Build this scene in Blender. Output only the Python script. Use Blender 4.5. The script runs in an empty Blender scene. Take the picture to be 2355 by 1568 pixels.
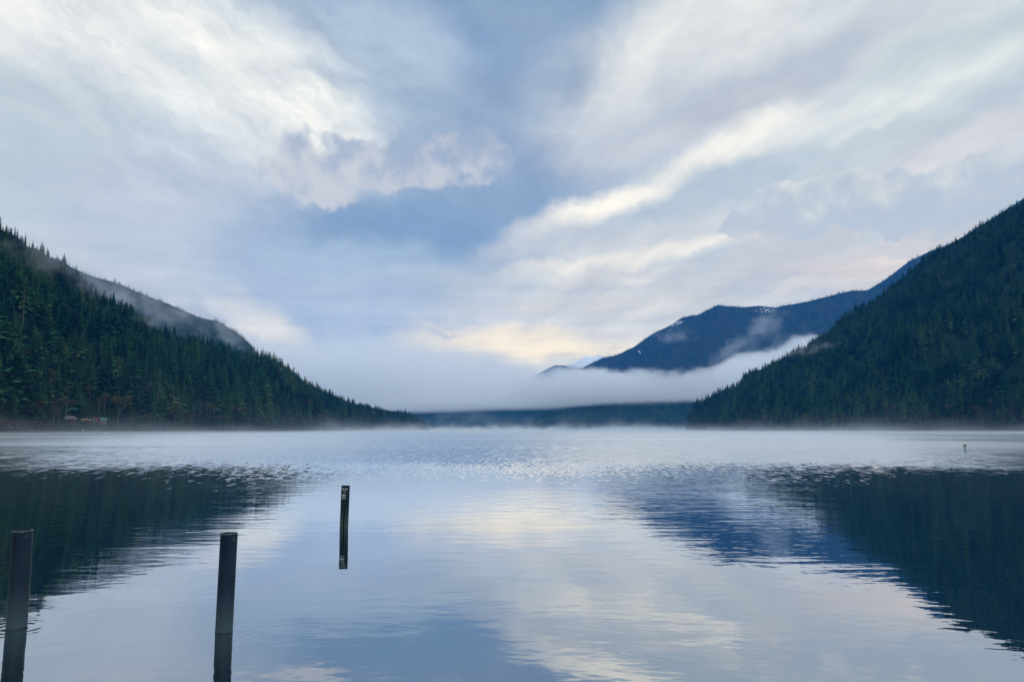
import bpy, math, random
import numpy as np
from mathutils import Vector, Matrix, Euler

# ------------------------------------------------------------------ camera
S = bpy.context.scene
COL = S.collection
CAM_H = 2.5
F_PX = 1701.0                      # focal length in units of a 2355 px wide frame
PITCH = math.radians(6.86)
cam_d = bpy.data.cameras.new("camera")
cam = bpy.data.objects.new("camera", cam_d)
COL.objects.link(cam)
cam_d.sensor_width = 36.0
cam_d.lens = 36.0 * F_PX / 2355.0
cam_d.clip_start = 0.1
cam_d.clip_end = 40000
cam.location = (0, 0, CAM_H)
cam.rotation_euler = (math.radians(90) + PITCH, 0, 0)
S.camera = cam


def ray(px, py):
    """direction seen at (px, py) of the 2355 x 1568 frame"""
    x = (px - 1177.5) / F_PX
    u = (784.0 - py) / F_PX
    y = math.cos(PITCH) - u * math.sin(PITCH)
    z = math.sin(PITCH) + u * math.cos(PITCH)
    n = math.sqrt(x * x + y * y + z * z)
    return x / n, y / n, z / n


def azel(px, py):
    x, y, z = ray(px, py)
    return math.degrees(math.atan2(x, y)), math.degrees(math.asin(z))


def aztan(px, py):
    x, y, z = ray(px, py)
    return math.degrees(math.atan2(x, y)), z / math.hypot(x, y)


def at_dist(px, py, d):
    """world point at horizontal distance d along that ray"""
    x, y, z = ray(px, py)
    k = d / math.hypot(x, y)
    return Vector((x * k, y * k, CAM_H + z * k))


def lin(c):
    out = []
    for v in c[:3]:
        v = v / 255.0
        out.append(v / 12.92 if v <= 0.04045 else ((v + 0.055) / 1.055) ** 2.4)
    return (out[0], out[1], out[2], 1.0)


# ------------------------------------------------------------------ node helper
class NG:
    def __init__(self, tree):
        self.t = tree
        tree.nodes.clear()

    def n(self, kind, **kw):
        nd = self.t.nodes.new(kind)
        for k, v in kw.items():
            setattr(nd, k, v)
        return nd

    def link(self, a, b):
        self.t.links.new(a, b)

    def put(self, sock, v):
        if hasattr(v, "is_linked") or isinstance(v, bpy.types.NodeSocket):
            self.t.links.new(v, sock)
        else:
            sock.default_value = v

    def math(self, op, a, b=None, c=None, clamp=False):
        nd = self.n("ShaderNodeMath", operation=op)
        nd.use_clamp = clamp
        self.put(nd.inputs[0], a)
        if b is not None:
            self.put(nd.inputs[1], b)
        if c is not None:
            self.put(nd.inputs[2], c)
        return nd.outputs[0]

    def vmath(self, op, a, b=None):
        nd = self.n("ShaderNodeVectorMath", operation=op)
        self.put(nd.inputs[0], a)
        if b is not None:
            self.put(nd.inputs[3 if op == "SCALE" else 1], b)
        return nd.outputs[1 if op in ("LENGTH", "DOT_PRODUCT", "DISTANCE") else 0]

    def xyz(self, x, y, z=0.0):
        nd = self.n("ShaderNodeCombineXYZ")
        self.put(nd.inputs[0], x)
        self.put(nd.inputs[1], y)
        self.put(nd.inputs[2], z)
        return nd.outputs[0]

    def sep(self, v):
        nd = self.n("ShaderNodeSeparateXYZ")
        self.put(nd.inputs[0], v)
        return nd.outputs

    def noise(self, vec, scale, detail=3.0, rough=0.5, color=False, dims="3D", lac=2.0, dist=0.0):
        nd = self.n("ShaderNodeTexNoise", noise_dimensions=dims)
        self.put(nd.inputs["Vector"], vec)
        nd.inputs["Scale"].default_value = scale
        nd.inputs["Detail"].default_value = detail
        nd.inputs["Roughness"].default_value = rough
        nd.inputs["Lacunarity"].default_value = lac
        nd.inputs["Distortion"].default_value = dist
        return nd.outputs[1 if color else 0]

    def map(self, v, a, b, c=0.0, d=1.0, smooth=False):
        nd = self.n("ShaderNodeMapRange")
        nd.interpolation_type = "SMOOTHSTEP" if smooth else "LINEAR"
        self.put(nd.inputs[0], v)
        for i, q in zip((1, 2, 3, 4), (a, b, c, d)):
            self.put(nd.inputs[i], q)
        return nd.outputs[0]

    def mapping(self, vec, loc=(0, 0, 0), rot=(0, 0, 0), scale=(1, 1, 1), kind="TEXTURE"):
        nd = self.n("ShaderNodeMapping", vector_type=kind)
        self.put(nd.inputs["Vector"], vec)
        nd.inputs["Location"].default_value = loc
        nd.inputs["Rotation"].default_value = rot
        nd.inputs["Scale"].default_value = scale
        return nd.outputs[0]

    def mix(self, f, a, b, blend="MIX"):
        nd = self.n("ShaderNodeMix", data_type="RGBA", blend_type=blend)
        self.put(nd.inputs[0], f)
        self.put(nd.inputs[6], a)
        self.put(nd.inputs[7], b)
        return nd.outputs[2]

    def ramp(self, f, stops):
        nd = self.n("ShaderNodeValToRGB")
        self.put(nd.inputs[0], f)
        el = nd.color_ramp.elements
        el[0].position, el[0].color = stops[0]
        el[1].position, el[1].color = stops[-1]
        for p, c in stops[1:-1]:
            e = el.new(p)
            e.color = c
        return nd.outputs[0]


# ------------------------------------------------------------------ world: sky with its cloud layers
SUN_AZ, SUN_EL = 150.0, 58.0
W = bpy.data.worlds.new("World")
S.world = W
W.use_nodes = True
g = NG(W.node_tree)
gen = g.n("ShaderNodeTexCoord").outputs["Generated"]
dx, dy, dz = g.sep(gen)
az = g.math("MULTIPLY", g.math("ARCTAN2", dx, dy), 57.29578)
el = g.math("MULTIPLY", g.math("ARCSINE", dz), 57.29578)
P0 = g.xyz(az, el, 0.0)
# wind-drawn warping of the cloud layers
w1 = g.noise(g.mapping(P0, scale=(1.0, 0.7, 1), kind="POINT"), 0.08, 4.0, 0.55, True)
w2 = g.noise(P0, 0.30, 4.0, 0.6, True)


def off(c, amp):
    return g.vmath("MULTIPLY", g.vmath("SUBTRACT", c, (0.5, 0.5, 0.5)), amp)


PW = g.vmath("ADD", g.vmath("ADD", P0, off(w1, (9.0, 4.5, 0))), off(w2, (3.4, 1.8, 0)))

sky_tex = g.n("ShaderNodeTexSky", sky_type="NISHITA")
sky_tex.sun_disc = False
sky_tex.sun_elevation = math.radians(SUN_EL)
sky_tex.sun_rotation = math.radians(SUN_AZ)
sky_tex.air_density = 1.0
sky_tex.dust_density = 1.0
clear = g.vmath("SCALE", sky_tex.outputs[0], 0.10)


def blob(vec, cx, cy, rx, ry, rot):
    a0, e0 = azel(cx, cy)
    a1, _ = azel(cx + 5, cy)
    _, e1 = azel(cx, cy - 5)
    ka, ke = (a1 - a0) / 5, (e1 - e0) / 5
    v = g.mapping(vec, loc=(a0, e0, 0), rot=(0, 0, math.radians(rot)), scale=(rx * ka, ry * ke, 1))
    nd = g.n("ShaderNodeTexGradient", gradient_type="SPHERICAL")
    g.link(v, nd.inputs[0])
    return nd.outputs[1]


base = g.ramp(g.math("DIVIDE", el, 90.0, clamp=True), [
    (0.0, lin((214, 220, 226))), (0.06, lin((210, 217, 226))), (0.14, lin((190, 204, 222))),
    (0.25, lin((190, 204, 224))), (0.36, lin((178, 196, 222))), (0.6, lin((190, 205, 226))), (1.0, lin((170, 190, 220)))])
c = base
PAINT = [  # cx, cy, rx, ry, rotation, colour, strength : the cloud masses, in order of height
    (110, 40, 620, 330, 0, (228, 234, 243), 1.0),
    (60, 370, 560, 330, 0, (186, 202, 218), 1.0),
    (430, 470, 480, 220, 0, (188, 200, 222), .8),
    (150, 610, 520, 130, 0, (198, 210, 222), .8),
    (560, 600, 620, 170, 0, (184, 198, 222), .8),
    (1180, 20, 760, 420, -8, (134, 160, 196), 1.1),
    (1080, 290, 560, 400, -20, (146, 167, 200), 1.1),
    (1250, 330, 300, 300, 40, (136, 158, 194), .8),
    (1000, 560, 620, 200, 0, (138, 163, 200), 1.1),
    (955, 550, 260, 110, 0, (122, 152, 192), .8),
    (1120, 120, 340, 120, -25, (126, 154, 198), .6),
    (900, 90, 300, 160, -20, (170, 190, 220), .7),
    (1950, 40, 900, 300, 10, (212, 221, 232), 1.1),
    (1560, 110, 480, 240, 24, (226, 231, 239), 1.0),
    (1480, 260, 300, 160, 30, (206, 214, 228), .9),
    (1760, 205, 660, 100, 15, (188, 198, 216), 1.0),
    (1640, 270, 360, 60, 16, (196, 202, 218), .8),
    (2250, 110, 420, 120, 12, (190, 206, 218), .9),
    (2080, 260, 620, 80, 14, (214, 224, 234), .9),
    (2180, 345, 460, 80, 8, (210, 213, 225), .9),
    (1900, 370, 560, 90, 12, (190, 205, 219), 1.0),
    (1570, 465, 480, 110, 16, (178, 195, 214), 1.0),
    (1660, 345, 300, 62, 20, (242, 244, 246), .85),
    (1860, 295, 320, 40, 16, (224, 231, 238), .6),
    (2050, 262, 300, 22, 14, (222, 230, 237), .5),
    (1380, 487, 280, 44, 14, (242, 244, 244), 1.0),
    (1250, 560, 280, 60, 10, (194, 203, 218), .8),
    (1500, 560, 420, 60, 8, (202, 210, 222), 1.0),
    (1420, 600, 520, 30, 6, (230, 232, 232), .9),
    (1500, 640, 600, 60, 2, (198, 206, 217), .9),
    (2010, 610, 440, 70, 6, (218, 214, 217), .9),
    (1860, 660, 300, 22, 4, (226, 227, 230), .8),
    (1300, 640, 330, 18, 3, (224, 226, 228), .7),
    (1430, 690, 640, 44, 1, (206, 211, 215), .9),
    (1050, 650, 360, 60, 0, (184, 198, 215), .8),
    (1220, 785, 380, 60, 0, (248, 243, 224), 1.2),
    (1480, 745, 280, 70, 0, (204, 212, 220), .8),
    (760, 700, 360, 190, 0, (168, 187, 216), 1.3),
    (640, 770, 190, 80, -38, (228, 231, 229), .85),
    (560, 720, 140, 30, -25, (216, 222, 228), .7),
    (600, 210, 480, 230, -24, (228, 235, 243), .85),
    (540, 150, 240, 70, -24, (240, 245, 250), .6),
    (690, 270, 280, 90, -20, (242, 247, 251), .8),
    (450, 165, 220, 60, -14, (206, 217, 230), .6),
    (830, 590, 300, 50, 0, (162, 186, 215), .8),
    (880, 190, 240, 230, -20, (178, 196, 220), .65),
    (1010, 240, 420, 40, -6, (150, 172, 202), .7),
    (1230, 210, 240, 120, 20, (142, 162, 194), .7),
]
for cx, cy, rx, ry, rot, colr, st in PAINT:
    m = g.math("MULTIPLY", g.map(blob(PW, cx, cy, rx, ry, rot), 0.0, 0.75, 0, 1, True), st, clamp=True)
    c = g.mix(m, c, lin(colr))

# long streets of thin cloud running to a vanishing point low on the left
zz = g.math("ADD", dz, 0.09)
va = math.radians(azel(800, 800)[0])
qx = g.math("DIVIDE", g.math("SUBTRACT", g.math("MULTIPLY", dx, math.cos(va)), g.math("MULTIPLY", dy, math.sin(va))), zz)
qy = g.math("DIVIDE", g.math("ADD", g.math("MULTIPLY", dx, math.sin(va)), g.math("MULTIPLY", dy, math.cos(va))), zz)
wq = g.noise(g.xyz(qx, qy), 0.8, 3.0, 0.5, True)
Q = g.vmath("ADD", g.xyz(qx, g.math("MULTIPLY", qy, 0.16)), off(wq, (0.5, 0.12, 0)))
st1 = g.noise(Q, 2.6, 8.0, 0.66)
right = g.map(az, -6.0, 6.0, 0, 1, True)
sfac = g.math("MULTIPLY", g.math("SUBTRACT", g.map(st1, 0.33, 0.67), 0.5), g.math("ADD", g.math("MULTIPLY", right, 0.20), 0.07))
# fibrous cirrus on the left, drawn down to the right
F = g.mapping(g.vmath("ADD", P0, off(w2, (3.2, 2.6, 0))), rot=(0, 0, math.radians(-28)), scale=(3.2, 1.0, 1))
fb = g.noise(F, 0.42, 7.0, 0.66)
left = g.math("MULTIPLY", g.map(blob(PW, 520, 170, 760, 480, -20), 0.0, 0.6, 0, 1, True), 0.30)
ffac = g.math("MULTIPLY", g.math("SUBTRACT", g.map(fb, 0.34, 0.66), 0.5), left)
# level stratus bars near the horizon
hb = g.noise(g.mapping(P0, scale=(0.06, 0.75, 1), kind="POINT"), 1.0, 5.0, 0.6)
low = g.map(el, 6.0, 17.0, 0.20, 0.03, True)
hfac = g.math("MULTIPLY", g.math("SUBTRACT", g.map(hb, 0.35, 0.65), 0.5), low)
soft = g.noise(g.mapping(PW, scale=(0.55, 1.5, 1), kind="POINT"), 0.22, 7.0, 0.62)
gfac = g.math("MULTIPLY", g.math("SUBTRACT", g.map(soft, 0.3, 0.7), 0.5), 0.17)
tot = g.math("ADD", g.math("ADD", sfac, ffac), g.math("ADD", hfac, gfac))
gain = g.xyz(g.math("ADD", g.math("MULTIPLY", tot, 1.15), 1.0), g.math("ADD", g.math("MULTIPLY", tot, 1.0), 1.0),
             g.math("ADD", g.math("MULTIPLY", tot, 0.72), 1.0))
c = g.vmath("MULTIPLY", c, gain)

# nearer cumulus: ragged, crisp-edged
cw = g.noise(P0, 0.42, 4.0, 0.5, True)
PC = g.vmath("ADD", P0, off(cw, (3.6, 3.0, 0)))
fbm = g.noise(P0, 0.6, 5.0, 0.52)
fbm2 = g.noise(g.vmath("ADD", P0, (3.1, 7.7, 0)), 0.45, 5.0, 0.55)


def union(items):
    r = None
    for it in items:
        b = blob(PC, *it)
        r = b if r is None else g.math("SMOOTH_MAX", r, b, 0.25)
    return r


def cumulus(c, items, core, light, strength, cut, edge, top_lit, y_mid, half):
    u = union(items)
    fld = g.math("ADD", u, g.math("MULTIPLY", g.math("SUBTRACT", fbm, 0.5), g.map(u, 0.0, 0.15, 0.0, 0.85)))
    m = g.map(fld, cut, cut + edge, 0, strength, True)
    e_mid = azel(1177, y_mid)[1]
    vert = g.math("MULTIPLY", g.math("SUBTRACT", el, e_mid), (0.55 if top_lit else -0.55) / (half * 0.0337))
    f = g.math("ADD", g.math("ADD", vert, 0.45), g.math("MULTIPLY", g.math("SUBTRACT", fbm2, 0.5), 2.6))
    return g.mix(m, c, g.mix(g.map(f, 0.0, 1.0, 0, 1, True), lin(core), lin(light)))


c = cumulus(c, [(710, 390, 150, 115, 0), (800, 385, 150, 90, 0), (920, 375, 200, 85, 0), (1010, 365, 170, 80, 6), (1110, 365, 100, 90, 10), (735, 440, 110, 60, -20)],
            (156, 172, 202), (200, 205, 219), 0.85, 0.20, 0.30, False, 385, 90)
c = cumulus(c, [(1800, 480, 160, 80, 0), (1960, 455, 220, 85, 6), (2140, 445, 260, 100, 8), (2320, 430, 200, 120, 8), (1760, 520, 140, 60, 0), (1880, 530, 180, 60, 0), (2120, 520, 220, 50, 0)],
            (178, 193, 214), (216, 222, 229), 0.80, 0.24, 0.14, True, 470, 80)
c = cumulus(c, [(1760, 570, 130, 50, 0), (1900, 560, 160, 40, 4), (2100, 570, 260, 36, 6)],
            (196, 202, 214), (224, 222, 222), 0.7, 0.18, 0.4, True, 560, 50)
c = cumulus(c, [(1760, 632, 120, 22, 0), (1700, 668, 150, 18, 0), (1050, 738, 120, 16, 0), (1020, 758, 80, 12, 0)],
            (176, 190, 212), (192, 201, 216), 0.6, 0.22, 0.45, True, 700, 400)
c = g.mix(0.94, clear, c)
# the sky is seen through the valley haze: its light above that air is a little brighter and warmer
tau = g.math("MINIMUM", g.math("DIVIDE", 0.081, g.math("MAXIMUM", dz, 0.01)), 0.50)
T_ = g.math("POWER", 2.71828, g.math("MULTIPLY", tau, -1.0))
inv = g.math("SUBTRACT", 1.0, T_)
c = g.vmath("DIVIDE", c, g.xyz(g.math("MULTIPLY_ADD", inv, 0.14, T_), g.math("MULTIPLY_ADD", inv, 0.34, T_), g.math("MULTIPLY_ADD", inv, 0.70, T_)))
c = g.vmath("MULTIPLY", c, (1.035, 1.0, 0.905))
bgn = g.n("ShaderNodeBackground")
g.link(c, bgn.inputs[0])
bgn.inputs[1].default_value = 1.0
wo = g.n("ShaderNodeOutputWorld")
g.link(bgn.outputs[0], wo.inputs[0])
W.cycles.sampling_method = "MANUAL"
W.cycles.sample_map_resolution = 512

# ------------------------------------------------------------------ sun behind the overcast
sl = bpy.data.lights.new("sun", "SUN")
sl.energy = 1.4
sl.angle = math.radians(25)
sl.color = (1.0, 0.98, 0.95)
so = bpy.data.objects.new("sun", sl)
COL.objects.link(so)
a_, e_ = math.radians(SUN_AZ), math.radians(SUN_EL)
sv = Vector((math.sin(a_) * math.cos(e_), math.cos(a_) * math.cos(e_), math.sin(e_)))
so.rotation_euler = sv.to_track_quat("Z", "Y").to_euler()

# ------------------------------------------------------------------ render settings
S.view_settings.view_transform = "Standard"
S.view_settings.look = "None"
S.view_settings.exposure = 0.12
S.view_settings.gamma = 1.0
cy = S.cycles
cy.max_bounces = 14
cy.diffuse_bounces = 2
cy.glossy_bounces = 3
cy.transmission_bounces = 2
cy.volume_bounces = 12
cy.transparent_max_bounces = 8
cy.volume_step_rate = 1.0
cy.volume_max_steps = 256
cy.use_denoising = True
cy.sample_clamp_indirect = 4.0
cy.caustics_reflective = False
cy.caustics_refractive = False


# ------------------------------------------------------------------ object helpers
def tag(o, label=None, cat=None, group=None, kind=None):
    if label: o["label"] = label
    if cat: o["category"] = cat
    if group: o["group"] = group
    if kind: o["kind"] = kind
    return o


def link(o, parent=None):
    COL.objects.link(o)
    if parent is not None:
        o.parent = parent
    return o


def empty(name, loc=(0, 0, 0), rot=(0, 0, 0)):
    o = bpy.data.objects.new(name, None)
    o.location = loc
    o.rotation_euler = rot
    o.empty_display_size = 0.3
    return link(o)


class MB:
    """collects geometry of one mesh"""
    def __init__(self):
        self.v, self.f = [], []

    def add(self, vs, fs):
        b = len(self.v)
        self.v += [tuple(p) for p in vs]
        self.f += [tuple(i + b for i in q) for q in fs]

    def box(self, x0, x1, y0, y1, z0, z1):
        self.add([(x0, y0, z0), (x1, y0, z0), (x1, y1, z0), (x0, y1, z0), (x0, y0, z1), (x1, y0, z1), (x1, y1, z1), (x0, y1, z1)],
                 [(0, 3, 2, 1), (4, 5, 6, 7), (0, 1, 5, 4), (1, 2, 6, 5), (2, 3, 7, 6), (3, 0, 4, 7)])

    def lathe(self, prof, seg=24, fn=None, close=False):
        vs, fs = [], []
        for j, (r, z) in enumerate(prof):
            for i in range(seg):
                a = 2 * math.pi * i / seg
                rr = r if fn is None else r + fn(a, z)
                vs.append((rr * math.cos(a), rr * math.sin(a), z))
        for j in range(len(prof) - 1):
            for i in range(seg):
                k = (i + 1) % seg
                fs.append((j * seg + i, j * seg + k, (j + 1) * seg + k, (j + 1) * seg + i))
        if close:
            fs.append(tuple(reversed(range(seg))))
            fs.append(tuple(range((len(prof) - 1) * seg, len(prof) * seg)))
        self.add(vs, fs)

    def tube(self, p, q, r0, r1, seg=6):
        p, q = Vector(p), Vector(q)
        d = (q - p)
        if d.length < 1e-6:
            return
        m = d.to_track_quat("Z", "Y").to_matrix()
        vs = []
        for base, r in ((p, r0), (q, r1)):
            for i in range(seg):
                a = 2 * math.pi * i / seg
                vs.append(base + m @ Vector((r * math.cos(a), r * math.sin(a), 0)))
        fs = [(i, (i + 1) % seg, seg + (i + 1) % seg, seg + i) for i in range(seg)]
        fs.append(tuple(range(seg, 2 * seg)))
        self.add(vs, fs)

    def mesh(self, name, mat, smooth=False):
        m = bpy.data.meshes.new(name)
        m.from_pydata(self.v, [], self.f)
        m.materials.append(mat)
        if smooth:
            m.polygons.foreach_set("use_smooth", [True] * len(m.polygons))
        m.update()
        return m

    def build(self, name, mat, parent=None, smooth=False):
        return link(bpy.data.objects.new(name, self.mesh(name, mat, smooth)), parent)


def pmat(name, col, rough=0.8, spec=0.3, nscale=None, ncol=None, bump=0.0, metallic=0.0):
    m = bpy.data.materials.new(name)
    m.use_nodes = True
    q = NG(m.node_tree)
    b = q.n("ShaderNodeBsdfPrincipled")
    o = q.n("ShaderNodeOutputMaterial")
    q.link(b.outputs[0], o.inputs[0])
    b.inputs["Roughness"].default_value = rough
    b.inputs["Specular IOR Level"].default_value = spec
    b.inputs["Metallic"].default_value = metallic
    if nscale:
        tc = q.n("ShaderNodeTexCoord").outputs["Object"]
        nz = q.noise(tc, nscale, 5.0, 0.6)
        q.link(q.mix(q.map(nz, 0.35, 0.65), (*col, 1), (*(ncol or col), 1)), b.inputs["Base Color"])
        if bump:
            bn = q.n("ShaderNodeBump")
            bn.inputs["Strength"].default_value = bump
            bn.inputs["Distance"].default_value = 0.02
            q.link(nz, bn.inputs["Height"])
            q.link(bn.outputs[0], b.inputs["Normal"])
    else:
        b.inputs["Base Color"].default_value = (*col, 1)
    return m


# ------------------------------------------------------------------ lake water
def water_mat():
    m = bpy.data.materials.new("lake_water")
    m.use_nodes = True
    q = NG(m.node_tree)
    pos = q.n("ShaderNodeNewGeometry").outputs["Position"]
    x, y, z = q.sep(pos)
    dist = q.math("SQRT", q.math("ADD", q.math("MULTIPLY", x, x), q.math("MULTIPLY", y, y)))
    # wind-ruffled sheets of water further out, glassy water near the piles
    pn = q.noise(q.mapping(pos, scale=(0.05, 0.03, 1), kind="POINT"), 1.0, 3.0, 0.55)
    pl_ = q.noise(q.mapping(pos, scale=(0.0035, 0.010, 1), kind="POINT"), 1.0, 3.0, 0.5)
    edge = q.math("ADD", dist, q.math("MULTIPLY", q.math("SUBTRACT", pn, 0.5), 30.0))
    ruf = q.map(edge, 24.0, 60.0, 0.0, 1.0)
    ruf = q.math("MULTIPLY", ruf, q.map(pl_, 0.38, 0.56, 0.80, 1.0, True))
    mid = q.math("MULTIPLY", q.map(dist, 10.0, 24.0, 0.0, 1.0, True), q.map(pn, 0.40, 0.60, 0.15, 1.0, True))
    h_m = q.noise(q.mapping(pos, rot=(0, 0, 0.12), scale=(0.22, 1.0, 1), kind="POINT"), 2.2, 3.0, 0.5)   # long low ripples
    h_s = q.noise(q.mapping(pos, rot=(0, 0, -0.2), scale=(0.5, 1.0, 1), kind="POINT"), 0.55, 2.0, 0.5)   # swell of the glassy part
    h_t = q.noise(q.mapping(pos, rot=(0, 0, 0.3), scale=(0.6, 1.0, 1), kind="POINT"), 3.2, 2.0, 0.5)
    h = q.math("ADD", q.math("MULTIPLY", q.math("MULTIPLY", h_m, mid), 0.016), q.math("MULTIPLY", h_s, 0.010))
    h = q.math("ADD", h, q.math("MULTIPLY", h_t, 0.0026))
    for (rx_, ry_) in ((38, 1443), (515, 1452), (791, 1212)):       # faint rings where the piles stand in the water
        u_, v_, w_ = ray(rx_, ry_)
        bx_, by_ = -u_ / w_ * CAM_H, -v_ / w_ * CAM_H
        rd = q.vmath("LENGTH", q.vmath("SUBTRACT", pos, (bx_, by_, 0.0)))
        ring = q.math("MULTIPLY", q.math("SINE", q.math("MULTIPLY", rd, 42.0)), q.map(rd, 0.08, 0.75, 1.0, 0.0, True))
        h = q.math("ADD", h, q.math("MULTIPLY", ring, 0.0005))
    bn = q.n("ShaderNodeBump")
    bn.inputs["Strength"].default_value = 1.0
    bn.inputs["Distance"].default_value = 1.0
    q.link(h, bn.inputs["Height"])
    # wavelets raised by the wind: facets leaning towards the near shore, thicker further out
    s1 = q.noise(q.mapping(pos, scale=(3.2, 0.60, 1), kind="POINT"), 1.0, 3.0, 0.65)
    s2 = q.noise(q.mapping(pos, rot=(0, 0, 0.25), scale=(0.8, 0.13, 1), kind="POINT"), 1.0, 3.0, 0.6)
    sn = q.mix(q.map(dist, 60, 170, 0.0, 0.9), s1, (0.5, 0.5, 0.5, 1))
    fct = q.map(q.math("ADD", sn, q.math("MULTIPLY", q.math("SUBTRACT", ruf, 0.5), 0.52)), 0.44, 0.76, 0.0, 1.0, True)
    fct = q.math("MULTIPLY", fct, q.map(dist, 28, 40, 0.0, 1.0))
    lean = q.xyz(q.math("MULTIPLY", q.math("SUBTRACT", s2, 0.5), 0.10), q.math("MULTIPLY", fct, q.map(s2, 0.3, 0.7, -0.09, -0.17)), 0.0)
    lean = q.vmath("MULTIPLY", lean, q.xyz(fct, 1.0, 1.0))
    nrm = q.vmath("NORMALIZE", q.vmath("ADD", bn.outputs[0], lean))
    gl = q.n("ShaderNodeBsdfGlossy")
    gl.inputs["Color"].default_value = (0.93, 0.97, 1.0, 1)
    q.link(q.math("MULTIPLY_ADD", q.math("MULTIPLY", fct, q.map(dist, 50, 140, 0.3, 1.0)), 0.22, 0.02), gl.inputs["Roughness"])
    q.link(nrm, gl.inputs["Normal"])
    df = q.n("ShaderNodeBsdfDiffuse")
    df.inputs["Color"].default_value = (0.006, 0.018, 0.024, 1)
    lw = q.n("ShaderNodeFresnel")
    lw.inputs["IOR"].default_value = 2.4
    q.link(nrm, lw.inputs["Normal"])
    fac = q.map(lw.outputs[0], 0.18, 0.6, 0.42, 1.0)
    mx = q.n("ShaderNodeMixShader")
    q.link(fac, mx.inputs[0])
    q.link(df.outputs[0], mx.inputs[1])
    q.link(gl.outputs[0], mx.inputs[2])
    o = q.n("ShaderNodeOutputMaterial")
    q.link(mx.outputs[0], o.inputs[0])
    return m


mb = MB()
R_W = 14000
mb.add([(-6500, -4800, 0), (6500, -4800, 0), (6500, 8500, 0), (-6500, 8500, 0)], [(0, 1, 2, 3)])
lake = tag(mb.build("lake_water", water_mat()), kind="structure")

# ------------------------------------------------------------------ terrain
rng = np.random.default_rng(7)
random.seed(7)


def vnoise(x, y, seed=0):
    """smooth value noise, arrays in, 0..1 out"""
    x = np.asarray(x, float); y = np.asarray(y, float)
    xi = np.floor(x).astype(np.int64); yi = np.floor(y).astype(np.int64)
    xf = x - xi; yf = y - yi
    u = xf * xf * (3 - 2 * xf); v = yf * yf * (3 - 2 * yf)

    def hsh(a, b):
        n = (a * 374761393 + b * 668265263 + seed * 1442695041) & 0xffffffff
        n = ((n ^ (n >> 13)) * 1274126177) & 0xffffffff
        return ((n ^ (n >> 16)) & 0xffff) / 65535.0
    return (hsh(xi, yi) * (1 - u) + hsh(xi + 1, yi) * u) * (1 - v) + (hsh(xi, yi + 1) * (1 - u) + hsh(xi + 1, yi + 1) * u) * v


def fbm_np(x, y, o=4, seed=0):
    t = 0; a = 1.0; s = 0
    for k in range(o):
        t = t + a * (vnoise(x * 2 ** k, y * 2 ** k, seed + k) - 0.5); s += a; a *= 0.5
    return t / s


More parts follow.
